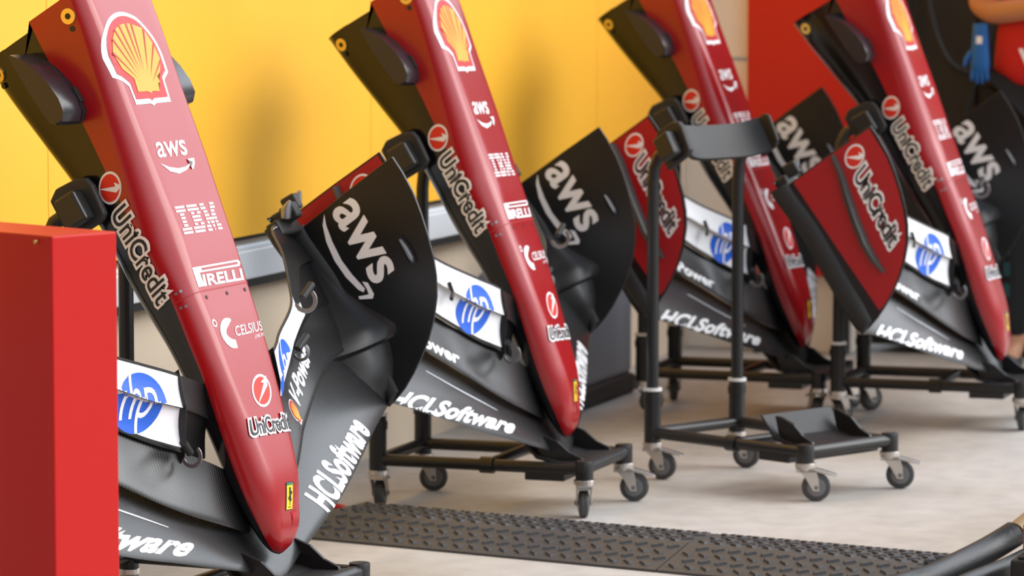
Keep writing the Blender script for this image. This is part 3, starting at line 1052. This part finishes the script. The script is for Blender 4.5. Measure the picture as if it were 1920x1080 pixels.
def build_cart(label, swivels, saddle_shift=0.0):
    root = empty('wheeled_cart', Matrix.Identity(4), label, 'cart', 'black wheeled nose carts')
    for (x, y), a in zip(((-CW, CYF), (CW, CYF), (-CW, CYR), (CW, CYR)), swivels):
        caster(root, x, y, a)
    for x in (-CW, CW):
        MB().cyl((x, CYF, .100), (x, CYF, .148), .0225, 20).build('corner_post', 'frame', root, smooth=True, bevel=.002)
        b = MB().cyl((x, CYR, .100), (x, CYR, .240), .0225, 20)
        b.cyl((x, CYR, .205), (x, CYR, .226), .0255, 20)
        po = b.build('post_sleeve', 'frame', root, smooth=True)
        MB().cyl((x, CYR, .240), (x, CYR, .248), .0255, 20).build('white_collar', 'ring', po, smooth=True)
        s = 1 if x > 0 else -1
        path = [(x, CYR, .245), (x, CYR, .5), (x, CYR, .80), (x, CYR - .004, .84), (x - s * .004, CYR - .018, .872), (x - s * .010, CYR - .040, .888), (x - s * .014, CYR - .058, .893)]
        MB().tube(path, .0165, 14).build('upright', 'frame', root, smooth=True)
        MB().cyl((x, CYF, .126), (x, CYR, .126), .0155, 14).build('side_rail', 'frame', root, smooth=True)
    MB().cyl((-CW, CYF, .128), (CW, CYF, .128), .0165, 14).build('front_rail', 'frame', root, smooth=True)
    MB().cyl((-CW, CYR, .126), (CW, CYR, .126), .0155, 14).build('rear_rail', 'frame', root, smooth=True)
    MB().cyl((-CW, .16, .126), (CW, .16, .126), .0145, 14).build('cross_rail', 'frame', root, smooth=True)
    MB().cyl((-CW, .14, .126), (-CW, .175, .126), .0215, 16).build('rail_clamp', 'frame', root, smooth=True)
    # tray for the nose tip
    b = MB()
    b.prism([(-.135, y, z) for y, z in ((-.085, .140), (-.02, .138), (.035, .150), (.085, .206), (.090, .202), (.040, .142), (-.018, .130), (-.085, .130))], (.270, 0, 0))
    tr = b.build('tray', 'saddle', root, bevel=.002)
    for s in (-1, 1):
        b = MB()
        b.prism([(s * .108, y, z) for y, z in ((-.082, .136), (.02, .136), (.040, .160), (.052, .204), (.034, .203), (-.012, .187), (-.045, .160), (-.078, .146))], (s * .010, 0, 0))
        b.build('tray_cheek', 'frame', tr, bevel=.0015)
    b = MB()
    b.box((-CW - .012, -.05, .094), (CW + .012, .055, .118))
    b.build('ballast_bar', 'frame', root, bevel=.003)
    # saddle that carries the nose
    cy, cz = .345, .928
    A = Matrix.Translation((saddle_shift, cy, cz)) @ Matrix.Rotation(math.radians(-31), 4, 'X')
    # in A: x across, z up the nose, -y towards the open side
    b = MB()
    prof = []
    for k in range(17):
        x = -.158 + .316 * k / 16
        yy = .052 - .034 * min(1, (abs(x) / .158)) ** 4
        prof.append((x, yy))
    b.prism([A @ Vector((x, y, -.050)) for x, y in prof] + [A @ Vector((x, y - .014, -.050)) for x, y in prof[::-1]], A.to_3x3() @ Vector((0, 0, .10)))
    sd = b.build('saddle', 'saddle', root, smooth=True)
    for s in (-1, 1):
        b = MB()
        pts = [(.088, -.055), (.003, -.055), (-.012, -.045), (-.017, .02), (-.012, .04), (.008, .05), (.063, .055), (.088, .04)]
        if s > 0:
            pts = [(.052, -.050), (-.012, -.050), (-.026, -.036), (-.030, .038), (-.018, .050), (.052, .050)]
        b.prism([A @ Vector((s * .158, y, z)) for y, z in pts], A.to_3x3() @ Vector((s * (.02 if s < 0 else .012), 0, 0)))
        pd = b.build('side_pad', 'rubber' if s < 0 else 'saddle', sd, bevel=.005)
        if s < 0:
            b = MB()
            b.box((-.216, .008, -.042), (-.176, .064, .026), 0, A)
            b.build('pad_block', 'frame', pd, bevel=.006)
    return root


carts = []
CARTS = [((7.285, 3.088), -4.0, 'black wheeled cart under the nearest red nose, by the red box', 0),
         ((9.245, 3.124), 0.5, 'black wheeled cart under the second red nose, standing just past the cable ramp', 0),
         ((11.324, 3.071), 0.0, 'black wheeled cart under the third red nose, behind the empty cart', 0),
         ((11.285, 2.447), 1.0, 'black wheeled cart under the rightmost red nose', 0),
         ((9.758, 2.594), -27.0, 'empty black wheeled cart standing between the second and third noses', 0)]
SW = [(2.4, 1.9, 2.9, 2.2), (1.95, .15, 1.7, .3), (2.2, 1.0, .7, 2.0), (1.6, 1.3, 1.2, .8), (.75, .70, .55, .45)]
for i, ((x, y), yaw, lab, sh) in enumerate(CARTS):
    r = build_cart(lab, SW[i])
    r.matrix_world = Matrix.Translation((x, y, 0)) @ Matrix.Rotation(math.radians(yaw), 4, 'Z')
    carts.append(r)

# ------------------------------------------------------------------ cable ramp: two rubber segments end to end
RA, RB = Vector((8.790, 3.55, 0)), Vector((8.34, 1.2, 0))      # line of its middle, from the wall outwards
rd = (RB - RA).normalized()
rn = Vector((-rd.y, rd.x, 0))                                   # towards +x side is -rn or rn
if rn.x < 0:
    rn = -rn


def ramp_segment(s0, s1, label):
    o = RA + rd * s0
    root = empty('cable_ramp', Matrix.Translation(o), label, 'cable ramp', 'segments of the black cable ramp')
    ln = s1 - s0
    T = lambda a, c, z: rd * a + rn * c + Vector((0, 0, z))
    prof = [(-.235, 0), (-.235, .006), (-.075, .047), (.075, .047), (.235, .006), (.235, 0)]
    b = MB()
    b.prism([T(0.002, c, z) for c, z in prof], rd * (ln - .004))
    for (c0, c1, z0, z1, rows) in ((-.225, -.085, .0086, .0444, 4), (-.072, .072, .047, .047, 5), (.085, .225, .0444, .0086, 4)):
        for j in range(rows):
            tt = (j + .5) / rows
            c, z = c0 + (c1 - c0) * tt, z0 + (z1 - z0) * tt
            k = 0
            a = .03
            while a < ln - .012:
                aa = a + (.021 if j % 2 else 0)
                sl = (z1 - z0) / (c1 - c0)
                q = .62 if j % 2 else -.62
                hx, hy = Vector((math.cos(q), math.sin(q))) * .0155, Vector((-math.sin(q), math.cos(q))) * .0062
                cs = []
                for u, v in ((-1, -1), (1, -1), (1, 1), (-1, 1)):
                    d2 = hx * u + hy * v
                    cs.append(T(aa + d2.x, c + d2.y, z + d2.y * sl - .001))
                tp = [p * .80 + sum(cs, Vector()) * .05 + Vector((0, 0, .0058)) for p in cs]
                b.add(cs + tp, [(4, 5, 6, 7), (0, 1, 5, 4), (1, 2, 6, 5), (2, 3, 7, 6), (3, 0, 4, 7)])
                a += .042
                k += 1
    b.build('ramp_body', 'ramp', root)
    return root


ramp_segment(0.0, 1.0, 'ridged black cable ramp segment nearest the wall, running under the second cart')
ramp_segment(1.0, 1.59, 'ridged black cable ramp segment leaving the frame at the bottom, beside the hoses')

# ------------------------------------------------------------------ red box in the left foreground
c0 = Vector((6.00, 2.972, 0))
e1 = (Vector((6.105, 2.905, 0)) - c0)
e1 = Vector((.843, -.12, 0)).normalized()
pr = Vector((6.135, 2.911, 0))
e1 = (pr - c0)
w1 = e1.length
e1.normalize()
e2 = Vector((e1.y, -e1.x, 0))
if e2.y < 0:
    e2 = -e2
H = .946
root = empty('red_box', Matrix.Translation(c0), 'red sheet metal box at the left edge, in front of the nearest nose', 'box')
b = MB()
W2 = .34
T = lambda a, c, z: e1 * a + e2 * c + Vector((0, 0, z))
b.prism([T(0, 0, 0), T(w1, 0, 0), T(w1, W2, 0), T(0, W2, 0)], (0, 0, H))
b.build('body', 'redbox', root, bevel=.004, seg=3)
hp_ = T(-.001, .038, H - .012)
MB().cyl(hp_, hp_ - e1 * .006, .0035, 12).build('rivet', 'brass', root)

# ------------------------------------------------------------------ grey plastic bin by the wall
root = empty('storage_bin', Matrix.Translation((11.35, 3.72, 0)), 'blue grey plastic bin on a black base, behind the second wing', 'bin')
b = MB()
b.box((-.62, .0, .055), (.32, .2, .46))
b.build('body', 'bin', root, bevel=.03, seg=4)
b = MB()
b.box((-.63, -.012, .0), (.33, .21, .065))
b.build('base', 'rubber', root, bevel=.022, seg=4)

# ------------------------------------------------------------------ hoses, coupling and red canister at the lower right
def hose(name, pts, r, label, m='hose'):
    K = smooth_tab([(i,) + tuple(p) for i, p in enumerate(pts)], 6)
    return tag(MB().tube([k[1:] for k in K], r, 14).build(name, m, smooth=True), label, 'hose', 'black hoses on the floor')


hose('air_hose', [(7.95, 2.03, .031), (8.196, 1.99, .031), (8.30, 1.955, .033), (8.505, 1.929, .036), (8.651, 1.894, .05), (8.72, 1.850, .078)], .031, 'thick black hose rising to the right above the others')
hose('air_hose', [(7.95, 1.93, .022), (8.15, 1.905, .022), (8.40, 1.870, .022), (8.60, 1.835, .024), (8.9, 1.80, .03)], .021, 'black hose lying in the middle, beside the thick hose')
hose('air_hose', [(7.95, 1.87, .018), (8.10, 1.85, .018), (8.25, 1.815, .018), (8.30, 1.75, .018)], .017, 'thinnest black hose, nearest the bottom edge')
t_ = MB().tube([(8.728, 1.845, .084), (8.76, 1.826, .106), (8.79, 1.81, .125)], [.024, .02, .018], 14).build('hose_coupling', 'tan', smooth=True)
tag(t_, 'tan coupling on the end of the thick hose', 'coupling')
root = empty('tool_case', Matrix.Translation((8.47, 1.695, 0)), 'black case under the red canister at the right edge', 'case')
MB().box((-.10, -.14, 0), (.12, .09, .075)).build('body', 'matte', root, bevel=.006)
MB().box((-.09, -.12, .075), (.11, .075, .082)).build('lid', 'matte', root, bevel=.003)
root = empty('gas_canister', Matrix.Translation((8.455, 1.733, .082)), 'red canister standing on the black case at the right edge', 'canister')
b = MB()
pr_ = [(.036, 0), (.040, .004), (.040, .060), (.036, .066), (.037, .070), (.034, .080), (.02, .090)]
b.loft([[(r_ * math.cos(2 * PI * k / 28), r_ * math.sin(2 * PI * k / 28), z) for k in range(28)] for r_, z in pr_], cap0=True, cap1=True)
b.build('body', 'redbox', root, smooth=True)
MB().cyl((0, 0, .088), (0, 0, .105), .012, 16).build('valve', 'brass', root, smooth=True)
MB().cyl((0, 0, .0645), (0, 0, .0675), .0385, 28).build('seam_ring', 'steel', root)

# red and black cable by the second cart
K = [(9.02, 3.80, .008), (9.04, 3.72, .008), (9.0, 3.64, .008), (8.9, 3.60, .008), (8.7, 3.68, .008)]
tag(MB().tube([k[1:] for k in smooth_tab([(i,) + k for i, k in enumerate(K)], 6)], .008, 10).build('red_cable', 'redwall', smooth=True), 'thin red cable on the floor beside the ramp end', 'cable')

# ------------------------------------------------------------------ dark equipment behind the last nose
root = empty('equipment_cabinet', Matrix.Translation((13.05, 2.79, 0)), 'tall black equipment cabinet behind the rightmost nose', 'cabinet')
MB().box((0, -.62, .03), (.5, .50, 1.9)).build('body', 'dark', root, bevel=.01)
for j in range(3):
    y0 = -.60 + j * .365
    d_ = MB().box((-.012, y0, .06), (0, y0 + .355, 1.86)).build('door', 'matte', root, bevel=.004)
    MB().box((-.03, y0 + .32, .85), (-.012, y0 + .335, 1.0)).build('handle', 'frame', d_, bevel=.003)
for j, (pts, lab) in enumerate((
        ([(12.96, 3.10, 1.75), (12.95, 3.08, 1.30), (12.94, 3.01, 1.05), (12.94, 2.90, .98), (12.95, 2.77, .97)], 'dark cable hanging down the cabinet and sweeping to the right'),
        ([(12.99, 3.15, 1.75), (12.985, 3.145, 1.2), (12.98, 3.14, .95), (12.985, 3.12, .80)], 'dark cable hanging straight down the cabinet'),
        ([(12.99, 2.79, 1.5), (12.985, 2.87, 1.10), (12.985, 2.95, .85), (12.99, 3.00, .70)], 'dark cable curving down to the left on the cabinet'))):
    K = smooth_tab([(i,) + p for i, p in enumerate(pts)], 6)
    tag(MB().tube([k[1:] for k in K], .012, 10).build('hanging_cable', 'saddle', smooth=True), lab, 'cable', 'cables hanging on the dark cabinet')


# ------------------------------------------------------------------ person at the right edge
def skin_body(name, joints, bones, m, parent=None, sub=2, root=0):
    me = bpy.data.meshes.new(name)
    me.from_pydata([j[0] for j in joints], bones, [])
    o = bpy.data.objects.new(name, me)
    COL.objects.link(o)
    o.modifiers.new('skin', 'SKIN')
    me.skin_vertices[0].data[root].use_root = True
    for i, j in enumerate(joints):
        r_ = j[1] if isinstance(j[1], tuple) else (j[1], j[1])
        me.skin_vertices[0].data[i].radius = r_
    s_ = o.modifiers.new('sub', 'SUBSURF')
    s_.levels = s_.render_levels = sub
    dg = bpy.context.evaluated_depsgraph_get()
    me2 = bpy.data.meshes.new_from_object(o.evaluated_get(dg))
    bpy.data.objects.remove(o)
    bpy.data.meshes.remove(me)
    me2.name = name
    me2.materials.clear()
    me2.materials.append(M[m])
    me2.polygons.foreach_set('use_smooth', [True] * len(me2.polygons))
    ob = bpy.data.objects.new(name, me2)
    COL.objects.link(ob)
    if parent:
        ob.parent = parent
    return ob


PX, PY = 12.52, 2.555
person = empty('person', Matrix.Translation((PX, PY, 0)), 'person in red shirt and black trousers at the right edge, forearm raised across the body', 'person')
# faces -x (towards the camera); +y is image-left
J = [((0, 0, 1.00), .135), ((0, 0, 1.16), .128), ((0, 0, 1.32), .14), ((0, 0, 1.44), .12), ((0, 0, 1.53), .055), ((-.01, 0, 1.60), .06), ((-.015, 0, 1.69), .092), ((-.01, 0, 1.77), .07),
     ((0, .18, 1.45), .065), ((.02, .245, 1.225), .046), ((-.10, .16, 1.205), .043), ((-.21, .03, 1.22), .036), ((-.25, -.02, 1.23), .03),
     ((0, -.18, 1.45), .065), ((.03, -.25, 1.19), .046), ((-.04, -.25, .97), .036), ((-.07, -.25, .90), .03),
     ((0, .10, .93), .105), ((-.01, .115, .52), .072), ((.01, .12, .10), .048), ((-.10, .125, .045), .04),
     ((0, -.10, .93), .105), ((-.01, -.115, .52), .072), ((.01, -.12, .10), .048), ((-.10, -.125, .045), .04)]
Bn = [(0, 1), (1, 2), (2, 3), (3, 4), (4, 5), (5, 6), (6, 7), (3, 8), (8, 9), (9, 10), (10, 11), (11, 12), (3, 13), (13, 14), (14, 15), (15, 16),
      (0, 17), (17, 18), (18, 19), (19, 20), (0, 21), (21, 22), (22, 23), (23, 24)]
skin_body('body', J, Bn, 'skin', person)
Js = [((0, .02, .93), .185), ((0, .02, 1.06), .180), ((0, .01, 1.20), .172), ((0, 0, 1.32), .154), ((0, 0, 1.45), .128), ((0, 0, 1.51), .07), ((0, .18, 1.45), .08), ((.015, .225, 1.30), .068), ((0, -.18, 1.45), .08), ((.015, -.225, 1.30), .068)]
skin_body('shirt', Js, [(0, 1), (1, 2), (2, 3), (3, 4), (4, 5), (4, 6), (6, 7), (4, 8), (8, 9)], 'shirt', person)
Jt = [((0, 0, 1.02), .146), ((0, .10, .92), .118), ((-.01, .115, .52), .086), ((.01, .12, .11), .066), ((0, -.10, .92), .118), ((-.01, -.115, .52), .086), ((.01, -.12, .11), .066)]
skin_body('trousers', Jt, [(0, 1), (1, 2), (2, 3), (0, 4), (4, 5), (5, 6)], 'trousers', person)
for s in (-1, 1):
    skin_body('shoe', [((.04, s * .12, .05), .05), ((-.05, s * .122, .048), .048), ((-.16, s * .126, .035), .036)], [(0, 1), (1, 2)], 'matte', person)
    for k, (dy, ln) in enumerate(((-.024, .075), (-.008, .085), (.008, .08), (.024, .065))):
        base = Vector((-.085, -.25 + dy * .9, .87)) if s < 0 else Vector((-.265, -.03 + dy * .3, 1.23 + dy * .9))
        dr = Vector((-.35, 0, -1)).normalized() if s < 0 else Vector((-.75, -.55, -.05)).normalized()
        bd = Vector((.45, 0, -1)).normalized() if s < 0 else Vector((-.2, -1, -.2)).normalized()
        skin_body('finger', [(base, .011), (base + dr * ln * .5, .010), (base + dr * ln * .5 + bd * ln * .45, .008)], [(0, 1), (1, 2)], 'skin', person, 1)
    tb = Vector((-.085, -.225, .885)) if s < 0 else Vector((-.25, -.02, 1.255))
    skin_body('thumb', [(tb, .012), (tb + Vector((-.03, .02, -.02 if s < 0 else .025)), .011), (tb + Vector((-.05, .022, -.045 if s < 0 else .04)), .009)], [(0, 1), (1, 2)], 'skin', person, 1)
skin_body('hair', [((.03, 0, 1.70), .088), ((.02, 0, 1.77), .085), ((-.02, 0, 1.80), .07)], [(0, 1), (1, 2)], 'hair', person)
for s in (-1, 1):
    MB().tube([(-.098, s * .034 + .012, 1.70), (-.104, s * .034, 1.70), (-.098, s * .034 - .012, 1.70)], [.004, .007, .004], 8).build('eye', 'ink', person, smooth=True)
MB().tube([(-.095, 0, 1.70), (-.115, 0, 1.675), (-.098, 0, 1.665)], [.006, .011, .009], 8).build('nose', 'skin', person, smooth=True)
MB().tube([(-.090, .025, 1.638), (-.097, 0, 1.636), (-.090, -.025, 1.638)], [.003, .006, .003], 8).build('mouth', 'shell_r', person, smooth=True)
MB().prism([(-.168, .060, 1.09), (-.168, .072, 1.09), (-.172, .040, 1.02), (-.172, .028, 1.02)], (.012, 0, 0)).build('shirt_piping', 'white', person)
b = MB()
for k in range(3):
    b.box((-.088, .110, .27 + k * .07), (-.08, .130, .315 + k * .07))
b.build('trouser_trim', 'teal', person)
# blue glove hanging from the belt
gp = Matrix.Translation((PX - .14, PY + .205, 1.055)) @ Matrix.Scale(.82, 4)
gl = empty('work_glove', gp, 'blue glove hanging at the hip of the person in red', 'glove')
b = MB()
ring = []
for z, wy, wx in ((.14, .030, .012), (.10, .032, .016), (.04, .036, .018), (-.02, .040, .018), (-.05, .036, .014), (-.06, .02, .008)):
    ring.append([(wx * math.cos(2 * PI * k / 16), wy * math.sin(2 * PI * k / 16), z) for k in range(16)])
b.loft(ring, cap0=True, cap1=True)
b.build('palm', 'glove', gl, smooth=True)
for k in range(4):
    y = -.03 + .02 * k
    MB().tube([(0, y * .9, -.04), (-.004, y, -.075), (.002, y * 1.05, -.105 + abs(k - 1.5) * .012)], [.0095, .0095, .006], 10).build('finger', 'glove', gl, smooth=True)
MB().tube([(0, .034, .03), (-.004, .055, .0), (-.004, .062, -.03)], [.011, .010, .007], 10).build('thumb', 'glove', gl, smooth=True)
MB().box((-.019, -.012, .06), (-.0165, .012, .09)).build('tab', 'white', gl)
